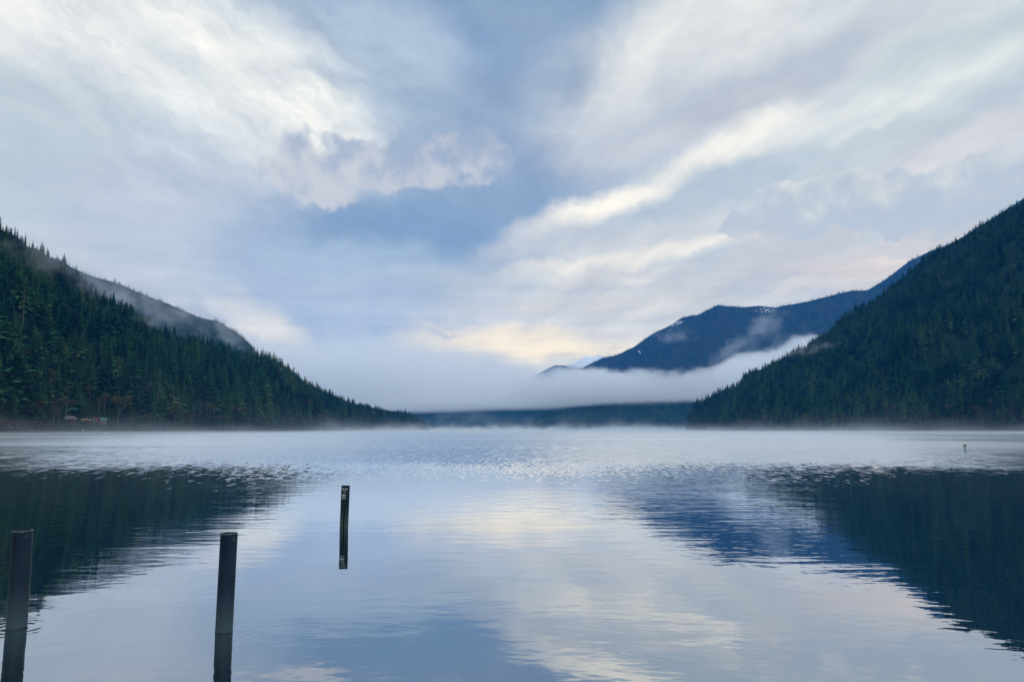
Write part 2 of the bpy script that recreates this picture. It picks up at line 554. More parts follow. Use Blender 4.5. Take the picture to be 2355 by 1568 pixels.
class Hill:
    """a hill whose ridge is seen along a given skyline; az in degrees from the +Y axis, distances from the origin"""
    def __init__(self, ridge, shore, depth, tree_h, rough, seed, back=1.6, power=0.9, gully=60.0, ext=None):
        pts = [aztan(*p) for p in ridge]
        if ext:
            pts = sorted(pts + ext)
        pts.sort()
        self.az = np.array([p[0] for p in pts]); self.tn = np.array([p[1] for p in pts])
        self.sa = np.array([p[0] for p in shore]); self.sd = np.array([p[1] for p in shore])
        self.da = np.array([p[0] for p in depth]); self.dd = np.array([p[1] for p in depth])
        self.th, self.rough, self.seed, self.back, self.power, self.gully = tree_h, rough, seed, back, power, gully

    def D(self, a): return np.interp(a, self.sa, self.sd)
    def Wd(self, a): return np.interp(a, self.da, self.dd)

    def H(self, a):
        r = self.D(a) + self.Wd(a)
        th = np.interp(a, *self.th) if isinstance(self.th, tuple) else self.th
        return np.maximum(np.interp(a, self.az, self.tn) * r + CAM_H - th, -3.0)

    def z(self, a, r):
        a = np.asarray(a, float); r = np.asarray(r, float)
        s = (r - self.D(a)) / self.Wd(a)
        up = np.clip(s, 0, 1)
        H = self.H(a)
        x = r * np.sin(np.radians(a)); y = r * np.cos(np.radians(a))
        zz = 0.6 + H * (up ** self.power) - (1 - np.clip(s * 30 + 1, 0, 1)) * 6
        zz += fbm_np(x / self.gully, y / self.gully, 4, self.seed) * self.rough * (np.clip(s, 0, 1) * np.clip(1.02 - s, 0, 1) * 4 + 0.06) * np.clip(s * 8, 0, 1)
        over = np.clip(s - 1, 0, None)
        zz -= over * H * 1.1
        return zz

    def build(self, name, mat, na=260, nr=90):
        A = np.linspace(self.az[0], self.az[-1], na)
        Sx = np.concatenate([np.linspace(-0.06, 1.05, nr), np.linspace(1.1, self.back, 10)])
        AA, SS = np.meshgrid(A, Sx, indexing="ij")
        RR = self.D(AA) + SS * self.Wd(AA)
        ZZ = self.z(AA, RR)
        ZZ = np.where(SS < 0, -2.0, ZZ)
        X = RR * np.sin(np.radians(AA)); Y = RR * np.cos(np.radians(AA))
        n1 = len(Sx)
        vs = np.stack([X.ravel(), Y.ravel(), ZZ.ravel()], 1)
        i, j = np.meshgrid(np.arange(na - 1), np.arange(n1 - 1), indexing="ij")
        k = (i * n1 + j).ravel()
        fs = np.stack([k, k + n1, k + n1 + 1, k + 1], 1)
        m = bpy.data.meshes.new(name)
        m.from_pydata(vs.tolist(), [], fs.tolist())
        m.polygons.foreach_set("use_smooth", [True] * len(m.polygons))
        m.materials.append(mat)
        return tag(link(bpy.data.objects.new(name, m)), kind="structure")

    def scatter(self, per, a0, a1, smax=1.12, seed=1, smin=0.0):
        """points about one per 'per' square metres"""
        r_ = np.random.default_rng(seed)
        area_max = 0
        A = np.linspace(a0, a1, 200)
        rad = self.D(A) + self.Wd(A) * smax
        area = np.trapz((rad ** 2 - self.D(A) ** 2) / 2, np.radians(A))
        n = int(area / per * 1.0)
        rmin, rmax = self.D(A).min(), rad.max()
        tot = (rmax ** 2 - rmin ** 2) / 2 * np.radians(a1 - a0)
        k = int(n * tot / area)
        a = r_.uniform(a0, a1, k); r = np.sqrt(r_.uniform(rmin ** 2, rmax ** 2, k))
        s = (r - self.D(a)) / self.Wd(a)
        ok = (s > smin) & (s < smax) & (self.H(a) > 1)
        a, r, s = a[ok], r[ok], s[ok]
        return a, r, s, self.z(a, r)


def forest_floor_mat(name, c1, c2, snow=None):
    m = bpy.data.materials.new(name)
    m.use_nodes = True
    q = NG(m.node_tree)
    pos = q.n("ShaderNodeNewGeometry").outputs["Position"]
    n1 = q.noise(pos, 0.03, 6.0, 0.65)
    col = q.mix(q.map(n1, 0.35, 0.65), (*c1, 1), (*c2, 1))
    if snow:
        for (p, r, thr) in snow:
            v = q.mapping(pos, loc=tuple(p), scale=tuple(r))
            gd = q.n("ShaderNodeTexGradient", gradient_type="SPHERICAL")
            q.link(v, gd.inputs[0])
            nn = q.noise(q.mapping(pos, scale=(1.0, 1.0, 0.35), kind="POINT"), 0.06, 4.0, 0.7)
            f = q.map(q.math("ADD", q.map(gd.outputs[1], 0.0, 0.5), q.math("MULTIPLY", q.math("SUBTRACT", nn, 0.5), 4.0)), thr, thr + 0.12, 0, 1)
            f = q.math("MULTIPLY", f, q.map(gd.outputs[1], 0.0, 0.12), clamp=True)
            col = q.mix(f, col, (0.85, 0.88, 0.92, 1))
    b = q.n("ShaderNodeBsdfPrincipled")
    q.link(col, b.inputs["Base Color"])
    b.inputs["Roughness"].default_value = 1.0
    b.inputs["Specular IOR Level"].default_value = 0.0
    o = q.n("ShaderNodeOutputMaterial")
    q.link(b.outputs[0], o.inputs[0])
    return m


M_floor = forest_floor_mat("forest_floor", (0.008, 0.020, 0.012), (0.016, 0.032, 0.018))

left_ridge = [(0, 497), (32, 510), (74, 543), (99, 552), (134, 584), (170, 618), (212, 651), (248, 669), (276, 680), (311, 702), (340, 718),
              (382, 740), (432, 754), (478, 766), (513, 781), (559, 797), (612, 803), (638, 822), (664, 837), (692, 860), (713, 866), (750, 884),
              (768, 896), (792, 909), (815, 920), (852, 930), (896, 938), (943, 946), (966, 956), (980, 966), (986, 984), (990, 992)]
hill_left = Hill(left_ridge, [(-75, 380), (-50, 450), (-34.5, 560), (-26, 730), (-19, 970), (-14, 1250), (-11.5, 1450), (-9, 1900), (-6, 2350)],
                 [(-75, 600), (-50, 520), (-34.5, 450), (-20, 350), (-12, 220), (-6, 120)], ([-40, -30, -15, -11.5], [11, 15, 15, 7]), 60, 3,
                 ext=[(-75, 0.50), (-55, 0.42), (-42, 0.36)])
hill_left.build("hill_left", M_floor, 300, 70)

left2 = [(60, 560), (142, 584), (163, 598), (212, 623), (248, 635), (269, 641), (301, 655), (340, 672), (368, 681), (407, 695), (460, 715),
         (506, 727), (541, 750), (566, 771), (590, 798), (610, 830), (640, 880), (680, 950), (690, 990)]
mount_left = Hill(left2, [(-75, 1900), (-10, 2100)], [(-75, 700), (-10, 700)], 18, 120, 11, gully=180.0, ext=[(-75, 0.30), (-50, 0.28), (-40, 0.26)])
mount_left.build("mountain_left", M_floor, 200, 60)

right_ridge = [(2355, 450), (2300, 482), (2250, 508), (2200, 540), (2160, 560), (2121, 583), (2080, 620), (2039, 655), (2014, 677), (1949, 716), (1904, 757),
               (1860, 785), (1822, 802), (1785, 819), (1752, 835), (1714, 850), (1699, 872), (1666, 885), (1637, 898), (1604, 916), (1592, 931),
               (1586, 955), (1581, 980), (1578, 992)]
hill_right = Hill(right_ridge, [(12.5, 1900), (16, 1500), (22, 1250), (28, 1120), (35, 1020), (55, 800), (75, 700)],
                  [(12.5, 250), (16, 420), (22, 650), (28, 800), (35, 900), (75, 1000)], 16, 110, 23, gully=130.0,
                  ext=[(42, 0.40), (55, 0.45), (75, 0.5)])
hill_right.build("hill_right", M_floor, 300, 110)

right2 = [(2200, 550), (2140, 572), (2092, 594), (2047, 630), (1994, 663), (1957, 664), (1916, 673), (1859, 687), (1785, 704), (1750, 701), (1711, 707), (1675, 705),
          (1651, 702), (1628, 713), (1607, 723), (1568, 729), (1556, 735), (1535, 748), (1503, 763), (1455, 794), (1419, 812), (1387, 820),
          (1340, 842), (1280, 880), (1220, 930), (1180, 975)]
DM = 4700.0
SN1 = at_dist(1752, 714, DM + 1380)
SN2 = at_dist(1548, 745, DM + 1380)
SN3 = at_dist(1468, 810, DM + 1150)
snow = [((SN1.x, SN1.y, SN1.z - 10), (110, 900, 60), 0.45), ((SN2.x, SN2.y, SN2.z), (90, 900, 55), 0.75), ((SN3.x, SN3.y, SN3.z), (9, 900, 30), 0.0)]
snow = [((SN1.x, SN1.y, SN1.z - 12), (120, 900, 55), 1.25), ((SN2.x, SN2.y, SN2.z), (80, 900, 40), 1.05), ((SN3.x, SN3.y, SN3.z), (3.5, 900, 24), 0.2)]
M_mount = forest_floor_mat("mountain_ground", (0.020, 0.026, 0.018), (0.040, 0.040, 0.034), snow)
mount_right = Hill(right2, [(-2, DM), (40, DM)], [(-2, 1400), (40, 1400)], 14, 340, 31, gully=420.0, power=0.85, ext=[(36, 0.27), (40, 0.28)])
mount_right.build("mountain_right", M_mount, 360, 120)

peak = [(1400, 826), (1387, 817), (1378, 813), (1369, 818), (1348, 817), (1330, 828), (1303, 839), (1276, 839), (1230, 862), (1180, 900), (1140, 960)]
SP = at_dist(1350, 826, 7850)
M_peak = forest_floor_mat("peak_ground", (0.020, 0.026, 0.018), (0.05, 0.05, 0.045), [((SP.x, SP.y, SP.z + 10), (300, 2500, 130), 0.05)])
peak_hill = Hill(peak, [(-5, 7000), (12, 7000)], [(-5, 900), (12, 900)], 0, 260, 41, gully=300.0, ext=[(9.5, 0.05)])
peak_hill.build("mountain_snowy", M_peak, 120, 50)

unseen_shade_hill = Hill([], [(85, 60), (110, 25), (180, 14), (250, 25), (275, 60)], [(85, 420), (275, 420)], 14, 60, 71, gully=90.0,
                 ext=[(85, 0.10), (110, 0.34), (180, 0.42), (250, 0.36), (275, 0.12)])
unseen_shade_hill.build("unseen_shade_hill", M_floor, 90, 40)  # unseen hill behind the camera, added to darken the piles' near faces

midA = [(900, 930), (1000, 925), (1100, 922), (1240, 925), (1300, 930), (1400, 950), (1450, 985)]
mid_a = Hill(midA, [(-12, 4150), (12, 4150)], [(-12, 500), (12, 500)], 14, 30, 51, gully=200.0, ext=[(-14, 0.02)])
mid_a.build("hill_far", M_floor, 90, 24)
midB = [(1218, 985), (1226, 966), (1238, 954), (1250, 946), (1288, 936), (1334, 928), (1407, 921), (1467, 918), (1586, 916), (1700, 916)]
mid_b = Hill(midB, [(0, 2900), (20, 2900)], [(0, 500), (20, 500)], 14, 30, 61, gully=200.0)
mid_b.build("hill_middle", M_floor, 90, 24)

# ------------------------------------------------------------------ conifers
def foliage_mat(name, stops, rough=0.9):
    m = bpy.data.materials.new(name)
    m.use_nodes = True
    q = NG(m.node_tree)
    rnd = q.n("ShaderNodeObjectInfo").outputs["Random"]
    pos = q.n("ShaderNodeNewGeometry").outputs["Position"]
    stand = q.noise(pos, 0.012, 3.0, 0.5)               # stands of different age and species
    f = q.math("ADD", q.math("MULTIPLY", rnd, 0.62), q.math("MULTIPLY", q.map(stand, 0.3, 0.7), 0.38))
    col = q.ramp(f, stops)
    fine = q.noise(pos, 1.1, 2.0, 0.6)
    col = q.mix(0.6, col, q.ramp(fine, [(0.3, (0.35, 0.35, 0.35, 1)), (0.7, (1, 1, 1, 1))]), "MULTIPLY")
    b = q.n("ShaderNodeBsdfPrincipled")
    q.link(col, b.inputs["Base Color"])
    b.inputs["Roughness"].default_value = rough
    b.inputs["Specular IOR Level"].default_value = 0.1
    o = q.n("ShaderNodeOutputMaterial")
    q.link(b.outputs[0], o.inputs[0])
    return m


M_conifer = foliage_mat("conifer_needles", [(0.0, (0.003, 0.022, 0.018, 1)), (0.30, (0.008, 0.052, 0.032, 1)), (0.52, (0.022, 0.105, 0.046, 1)),
                                            (0.72, (0.065, 0.170, 0.050, 1)), (1.0, (0.150, 0.215, 0.060, 1))])
M_broad = foliage_mat("broadleaf_leaves", [(0.0, (0.050, 0.068, 0.032, 1)), (0.5, (0.085, 0.095, 0.040, 1)), (1.0, (0.13, 0.12, 0.050, 1))])
M_twig = foliage_mat("bare_twigs", [(0.0, (0.085, 0.060, 0.058, 1)), (0.5, (0.12, 0.085, 0.075, 1)), (1.0, (0.15, 0.12, 0.10, 1))])
M_bark = pmat("conifer_bark", (0.055, 0.042, 0.034), 0.95, 0.1, 2.0, (0.09, 0.075, 0.06))
M_paleBark = pmat("pale_bark", (0.11, 0.10, 0.09), 0.95, 0.1, 1.5, (0.20, 0.19, 0.17))


def conifer(rs, h=1.0, levels=26, per=6, width=0.13, bare=0.10, ragged=0.35, narrow=0.9, twig=2):
    """unit-height conifer: whorls of drooping boughs with hanging sprays, z up, trunk base at the origin"""
    r = random.Random(rs)
    b = MB()
    vs, fs = [], []
    for L in range(levels):
        t = L / (levels - 1)
        z0 = bare + (1 - bare) * (t ** 0.92) * 0.985
        rad = width * ((1 - t) ** narrow) * (0.82 + 0.3 * math.sin(L * 1.7 + rs)) + 0.006
        if t < 0.12:
            rad *= 0.55 + 3.5 * t
        n = max(3, int(per * (0.6 + 0.5 * (1 - t))))
        a0 = r.random() * 6.28
        for i in range(n):
            if r.random() < ragged * 0.35:
                continue
            a = a0 + 6.283 * i / n + r.uniform(-.35, .35)
            ln = rad * r.uniform(1 - ragged, 1 + ragged * 0.7)
            dr = -ln * r.uniform(0.18, 0.6) * (1 - t * 0.9) + ln * 0.5 * t
            ca, sa = math.cos(a), math.sin(a)
            w = ln * r.uniform(0.20, 0.34) + 0.004
            zz = z0 + r.uniform(-.008, .008)
            mid = 0.55
            pts = [(0, 0, zz), (ca * ln * mid - sa * w, sa * ln * mid + ca * w, zz + dr * mid * 0.6 - w * .25),
                   (ca * ln, sa * ln, zz + dr), (ca * ln * mid + sa * w, sa * ln * mid - ca * w, zz + dr * mid * 0.6 - w * .25),
                   (ca * ln * mid, sa * ln * mid, zz + dr * mid * 0.5 + w * .2)]
            k = len(vs)
            vs += pts
            fs += [(k, k + 1, k + 4), (k + 1, k + 2, k + 4), (k + 4, k + 2, k + 3), (k, k + 4, k + 3)]
            for j in range(twig):                      # hanging sprays
                f = r.uniform(0.35, 1.0)
                px_, py_, pz = ca * ln * f, sa * ln * f, zz + dr * f * 0.8
                s = 0.012 + ln * 0.14
                o1 = r.uniform(-s, s); o2 = r.uniform(-s, s)
                k = len(vs)
                vs += [(px_ - sa * s, py_ + ca * s, pz), (px_ + sa * s, py_ - ca * s, pz), (px_ + o1 * .5, py_ + o2 * .5, pz - s * r.uniform(1.2, 2.4))]
                fs.append((k, k + 1, k + 2))
    b.add(vs, fs)
    t_ = MB()
    t_.tube((0, 0, -0.06), (0, 0, 0.55), 0.013, 0.007, 6)
    t_.tube((0, 0, 0.55), (0, 0, 1.0), 0.007, 0.0012, 5)
    return b, t_


VAR = [dict(width=0.185, narrow=0.95), dict(width=0.155, narrow=0.85, bare=0.12, ragged=0.5), dict(width=0.25, narrow=0.9, bare=0.05),
       dict(width=0.13, narrow=0.7, bare=0.18, ragged=0.6), dict(width=0.25, narrow=0.5, ragged=0.6, bare=0.10), dict(width=0.17, narrow=1.1, levels=30)]
CROWN, TRUNK = [], []
for i, kw in enumerate(VAR):
    b, t_ = conifer(i + 3, **kw)
    CROWN.append(b.mesh("conifer_crown", M_conifer)); TRUNK.append(t_.mesh("conifer_trunk", M_bark))
LOWC = []
for i in range(3):
    b, t_ = conifer(40 + i, levels=11, per=6, width=0.22, twig=1, bare=0.02)
    LOWC.append(b.mesh("conifer_crown_far", M_conifer))


def pxy(a, r, z):
    x = r * math.sin(math.radians(a)); y = r * math.cos(math.radians(a))
    d = y * math.cos(PITCH) + (z - CAM_H) * math.sin(PITCH)
    return 1177.5 + F_PX * x / d, 784.0 - F_PX * (-(y) * math.sin(PITCH) + (z - CAM_H) * math.cos(PITCH)) / d


AZ_CAB0, AZ_CAB1 = azel(140, 980)[0], azel(262, 980)[0]
# candidate trees on the two near hills
def stand(hill, per, a0, a1, seed, hmin, hmax, smin):
    a, r, s, z = hill.scatter(per, a0, a1, seed=seed, smin=smin)
    rr = np.random.default_rng(seed + 100)
    k = len(a)
    h = rr.uniform(hmin, hmax, k) * (0.66 + 0.72 * rr.random(k) ** 2)
    xx, yy = r * np.sin(np.radians(a)), r * np.cos(np.radians(a))
    gap = vnoise(xx / 38, yy / 38, seed + 9) + 0.35 * rr.random(k)
    ok = gap > 0.36
    if hill is hill_left:                              # the clearing of the lakeside cabins
        ok &= ~((a > AZ_CAB0 - 0.4) & (a < AZ_CAB1 + 0.3) & (r - hill.D(a) < 27))
    h *= 0.8 + 0.4 * vnoise(xx / 60, yy / 60, seed + 19)
    a, r, s, z, h = a[ok], r[ok], s[ok], z[ok], h[ok]; k = len(a)
    # a smaller growth towards the crest, and thinner stands in the gullies
    h *= np.interp(s, [0, 0.04, 0.2, 0.8, 1.1], [0.55, 0.95, 1.0, 0.60, 0.38])
    return a, r, s, z, h, rr.uniform(0, 6.283, k), rr.integers(0, 6, k), rr.uniform(0.95, 1.65, k)


La = stand(hill_left, 56, -56, -7.2, 5, 22, 34, 0.015)
Ra = stand(hill_right, 78, 12.7, 52, 6, 19, 29, 0.012)
# the far end of the left shore carries small trees
for T in (La,):
    T[4][:] *= np.interp(T[0], [-19, -13, -10.5, -8], [1.0, 0.85, 0.5, 0.5])

# 290 of them, the ones that show largest: those of the left hillside nearest to the camera
a, r, s, z, h, rot, var, wd = La
inframe = (a > -35.2) & (a < -15)
app = np.where(inframe, h / r, 0) * np.where(s < 0.55, 1.0, 0.6)
order = np.argsort(-app)
N_IND = 285
chosen = np.zeros(len(a), bool)
# keep some spacing so that the chosen ones are really seen
taken = []
for k in order:
    if len(taken) >= N_IND:
        break
    x, y = r[k] * math.sin(math.radians(a[k])), r[k] * math.cos(math.radians(a[k]))
    if any(abs(x - q[0]) < 4.5 and abs(y - q[1]) < 4.5 for q in taken):
        continue
    taken.append((x, y)); chosen[k] = True


def conifer_label(px, pz, hh, width):
    zones = [(60, "at the left edge of the photo"), (110, "well left of the grey cabin"), (145, "just left of the grey cabin"), (180, "straight above the grey cabin"),
             (215, "above the tan roofed shed"), (250, "above the green roofed boathouse"), (295, "right of the boathouse"), (335, "left of the twin bleached snags"),
             (385, "beside the twin bleached snags"), (440, "just right of the twin snags"), (500, "well right of the twin snags"), (570, "midway along the left shore"), (9999, "near the far end of the shore")]
    where = next(w for lim, w in zones if px < lim)
    bands = [(950, "at the water's edge"), (925, "just above the shore"), (895, "low on the slope"), (860, "on the lower slope"), (820, "halfway up the slope"), (770, "high on the slope"), (-999, "near the skyline")]
    band = next(b for lim, b in bands if pz > lim)
    size = "tall" if hh > 32 else ("small" if hh < 25 else "medium")
    form = "broad" if width > 1.42 else ("slender" if width < 1.15 else "even")
    return f"{size} {form} green conifer {band}, {where}"


CROWN_O, TRUNK_O = {}, {}
for k in np.nonzero(chosen)[0]:
    hh = float(h[k]); w_ = hh * float(wd[k]) * 0.95
    x, y, z_ = r[k] * math.sin(math.radians(a[k])), r[k] * math.cos(math.radians(a[k])), float(z[k])
    e = empty("conifer_tree", (float(x), float(y), z_), (0, 0, float(rot[k])))
    e.scale = (w_, w_, hh)
    qx_, qz_ = pxy(float(a[k]), float(r[k]), z_ + hh * 0.5)
    tag(e, conifer_label(qx_, qz_, hh, float(wd[k])), "conifer", "conifers on the left hillside")
    v_ = int(var[k])
    if v_ not in CROWN_O:
        CROWN_O[v_] = link(bpy.data.objects.new("crown", CROWN[v_]), e)
        TRUNK_O[v_] = link(bpy.data.objects.new("trunk", TRUNK[v_]), e)
    else:
        o1 = CROWN_O[v_].copy(); o2 = TRUNK_O[v_].copy()
        o1.parent = e; o2.parent = e
        COL.objects.link(o1); COL.objects.link(o2)

# everything else is the forest: one object of instances
PT = []
for T, skip in ((La, chosen), (Ra, None)):
    a, r, s, z, h, rot, var, wd = T
    m_ = np.ones(len(a), bool) if skip is None else ~skip
    a, r, z, h, rot, var, wd = [q[m_] for q in (a, r, z, h, rot, var, wd)]
    PT.append(np.stack([r * np.sin(np.radians(a)), r * np.cos(np.radians(a)), z - 0.4, h * wd * 0.95, h, rot, var], 1))
for hill, per, a0, a1, hh, sd, smin in ((mount_left, 130, -50, -8.5, 17, 1, 0.25), (mid_a, 170, -9, 4, 22, 2, 0), (mid_b, 170, 1.2, 14.5, 22, 3, 0),
                                        (mount_right, 420, 2, 36, 24, 4, 0.1)):
    a, r, s, z = hill.scatter(per, a0, a1, seed=sd, smin=smin, smax=1.04)
    rr = np.random.default_rng(sd)
    k = len(a)
    hv = hh * rr.uniform(0.65, 1.25, k)
    if hill is mount_right:                           # thin out above the tree line and on the snow
        keep = np.ones(k, bool)
        x_, y_ = r * np.sin(np.radians(a)), r * np.cos(np.radians(a))
        for P_, rad in ((SN1, 85), (SN2, 70)):
            keep &= ~((np.abs(x_ - P_.x) < rad) & (z > P_.z - 75) & (rr.random(k) < 0.85))
        a, r, z, hv = a[keep], r[keep], z[keep], hv[keep]; k = len(a)
    PT.append(np.stack([r * np.sin(np.radians(a)), r * np.cos(np.radians(a)), z - 0.4, hv * rr.uniform(1.0, 1.5, k), hv, rr.uniform(0, 6.28, k), rr.integers(6, 9, k)], 1))
PT = np.concatenate(PT)
print("forest instances", len(PT))
fm = bpy.data.meshes.new("forest")
fm.from_pydata(PT[:, :3].tolist(), [], [])
for nm, arr, ty in (("sc", PT[:, [3, 3, 4]], "FLOAT_VECTOR"), ("ro", np.stack([PT[:, 5] * 0, PT[:, 5] * 0, PT[:, 5]], 1), "FLOAT_VECTOR")):
    at_ = fm.attributes.new(nm, ty, "POINT")
    at_.data.foreach_set("vector", np.ascontiguousarray(arr, dtype=np.float32).ravel())
at_ = fm.attributes.new("vi", "INT", "POINT")
at_.data.foreach_set("value", PT[:, 6].astype(np.int32))
forest = tag(link(bpy.data.objects.new("forest", fm)), kind="stuff", label="dense dark conifer forest covering both hillsides and far ridges")
ng = bpy.data.node_groups.new("forest_scatter", "GeometryNodeTree")
ng.interface.new_socket("Geometry", in_out="INPUT", socket_type="NodeSocketGeometry")
ng.interface.new_socket("Geometry", in_out="OUTPUT", socket_type="NodeSocketGeometry")
gi = ng.nodes.new("NodeGroupInput"); go = ng.nodes.new("NodeGroupOutput")
iop = ng.nodes.new("GeometryNodeInstanceOnPoints")
iop.inputs["Pick Instance"].default_value = True
jn = ng.nodes.new("GeometryNodeJoinGeometry")


def obj_geo(o):
    n_ = ng.nodes.new("GeometryNodeObjectInfo")
    n_.transform_space = "ORIGINAL"
    n_.inputs["Object"].default_value = o
    return n_.outputs["Geometry"]


# join links are read last-first, so add the variants in reverse
far_objs = []
for me in LOWC:
    o_ = bpy.data.objects.new("conifer_far", me)
    far_objs.append(o_)
srcs = []
for v_ in range(6):
    j2 = ng.nodes.new("GeometryNodeJoinGeometry")
    ng.links.new(obj_geo(CROWN_O[v_]), j2.inputs[0])
    ng.links.new(obj_geo(TRUNK_O[v_]), j2.inputs[0])
    srcs.append(j2.outputs[0])
for o_ in far_objs:
    srcs.append(obj_geo(o_))
for sck in reversed(srcs):
    gti = ng.nodes.new("GeometryNodeGeometryToInstance")
    ng.links.new(sck, gti.inputs[0])
    ng.links.new(gti.outputs[0], jn.inputs[0])


def named(nm, ty):
    n_ = ng.nodes.new("GeometryNodeInputNamedAttribute")
    n_.data_type = ty
    n_.inputs["Name"].default_value = nm
    return n_.outputs["Attribute"]


ng.links.new(gi.outputs[0], iop.inputs["Points"])
ng.links.new(jn.outputs[0], iop.inputs["Instance"])
ng.links.new(named("vi", "INT"), iop.inputs["Instance Index"])
ng.links.new(named("ro", "FLOAT_VECTOR"), iop.inputs["Rotation"])
ng.links.new(named("sc", "FLOAT_VECTOR"), iop.inputs["Scale"])
ng.links.new(iop.outputs[0], go.inputs[0])
md = forest.modifiers.new("scatter", "NODES")
md.node_group = ng


# ------------------------------------------------------------------ broadleaf and bare trees, snags along the shore
def branching(rs, mbt, p, d, ln, rad, depth, tips, spread=0.6):
    r = rs
    q = p + d * ln
    mbt.tube(p, q, rad, rad * 0.62, 5)
    if depth == 0:
        tips.append((q, d))
        return
    for i in range(3 if depth > 1 else 4):
        nd = (d + Vector((r.uniform(-1, 1), r.uniform(-1, 1), r.uniform(-.25, .7))) * spread).normalized()
        branching(r, mbt, q - d * ln * r.uniform(0, .3), nd, ln * r.uniform(0.6, 0.8), rad * 0.55, depth - 1, tips, spread)


def leafy(seed, mat, leaf, count, spread=0.55):
    r = random.Random(seed)
    t_ = MB(); tips = []
    branching(r, t_, Vector((0, 0, -0.03)), Vector((0, 0, 1)), 0.30, 0.016, 3, tips, spread)
    zmax = max(q.z for q, _ in tips)
    cw_ = MB()
    for q, d in tips:
        for i in range(count):
            c_ = q + Vector((r.gauss(0, .05), r.gauss(0, .05), r.gauss(0, .045)))
            if leaf > 0:
                s_ = leaf * r.uniform(.6, 1.5)
                u = Vector((r.uniform(-1, 1), r.uniform(-1, 1), r.uniform(-1, 1))).normalized() * s_
                v = Vector((r.uniform(-1, 1), r.uniform(-1, 1), r.uniform(-1, 1))).normalized() * s_
                cw_.add([c_ - u, c_ + v, c_ + u, c_ - v * .7], [(0, 1, 2, 3)])
            else:
                e_ = c_ + (d + Vector((r.uniform(-1, 1), r.uniform(-1, 1), r.uniform(0, 1.2)))).normalized() * r.uniform(.05, .11)
                n_ = Vector((r.uniform(-1, 1), r.uniform(-1, 1), 0)).normalized() * 0.0030
                cw_.add([q - n_, q + n_, e_], [(0, 1, 2)])
    k = 1.0 / (zmax + 0.04)
    for m_ in (t_, cw_):
        m_.v = [(x * k, y * k, z * k) for x, y, z in m_.v]
    return cw_.mesh("crown", mat), t_.mesh("trunk", M_paleBark)


BROAD = [leafy(70 + i, M_broad, 0.020, 16) for i in range(3)]
BARE = [leafy(80 + i, M_twig, -1, 26, 0.65) for i in range(3)]


def put_tree(kind, name, cat, x, y, z, hh, w, label, group, rot):
    e = empty(name, (x, y, z), (0, 0, rot))
    e.scale = (w, w, hh)
    tag(e, label, cat, group)
    link(bpy.data.objects.new("crown", kind[0]), e)
    link(bpy.data.objects.new("trunk", kind[1]), e)
    return e


rs = random.Random(21)


def shore_place(hill, a_deg, off):
    r_ = float(hill.D(a_deg)) + off
    return r_ * math.sin(math.radians(a_deg)), r_ * math.cos(math.radians(a_deg)), float(hill.z(a_deg, r_)), r_


for i in range(46):                                    # left shore
    az_ = -35.3 + 22.5 * (i + rs.random() * 0.8) / 46
    bare_ = rs.random() < 0.55
    back_ = rs.random() < 0.5
    off_ = rs.uniform(22, 60) if back_ or AZ_CAB0 < az_ < AZ_CAB1 else rs.uniform(3, 20)
    x, y, z, r_ = shore_place(hill_left, az_, off_)
    hh = rs.uniform(9, 17) if bare_ else rs.uniform(13, 24)
    if AZ_CAB0 < az_ < AZ_CAB1: hh *= 0.7
    px_, _ = pxy(az_, r_, z)
    sz = ("tall" if hh > 15 else "medium" if hh > 12 else "low"); bk = ("set back" if off_ > 20 else "by the water")
    wh = ("left of the grey lakeside cabin" if px_ < 150 else "behind the lakeside cabins" if px_ < 262 else
          "between the boathouse and the bleached snags" if px_ < 345 else "just past the snags" if px_ < 430 else "well past the snags on the left shore" if px_ < 520 else "in the mist midway down the left shore" if px_ < 640 else "near the far end of the left shore")
    if bare_:
        put_tree(rs.choice(BARE), "bare_tree", "bare tree", x, y, z, hh, hh * rs.uniform(.9, 1.3), f"{sz} leafless reddish alder {wh}, {bk}", "bare trees on the left shore", rs.uniform(0, 6))
    else:
        put_tree(rs.choice(BROAD), "broadleaf_tree", "broadleaf tree", x, y, z, hh, hh * rs.uniform(.7, 1.0), f"{sz} olive green broadleaf tree {wh}, {bk}", "broadleaf trees on the left shore", rs.uniform(0, 6))
for i in range(44):                                    # right shore
    az_ = 13.2 + 22.0 * (i + rs.random() * 0.8) / 44
    bare_ = rs.random() < 0.6
    off_ = rs.uniform(4, 45)
    x, y, z, r_ = shore_place(hill_right, az_, off_)
    hh = rs.uniform(9, 16) if bare_ else rs.uniform(12, 20)
    sz = ("tall" if hh > 15 else "medium" if hh > 12 else "low"); bk = ("set back" if off_ > 22 else "by the water")
    px_, _ = pxy(az_, r_, z)
    wh = ("at the misty tip of the right shore" if px_ < 1700 else "a little right of the right shore's tip" if px_ < 1820 else "below the thin mist streak on the right hill" if px_ < 1960 else "right of the mist streak on the right hill" if px_ < 2100 else "left of the white buoy on the right shore" if px_ < 2190 else "near the right edge of the photo" if px_ > 2270 else "behind the white buoy on the right shore")
    if bare_:
        put_tree(rs.choice(BARE), "bare_tree", "bare tree", x, y, z, hh, hh * rs.uniform(1.0, 1.4), f"{sz} leafless alder {wh}, {bk}", "bare trees on the right shore", rs.uniform(0, 6))
    else:
        put_tree(rs.choice(BROAD), "broadleaf_tree", "broadleaf tree", x, y, z, hh, hh * rs.uniform(.8, 1.1), f"{sz} olive broadleaf tree {wh}, {bk}", "broadleaf trees on the right shore", rs.uniform(0, 6))


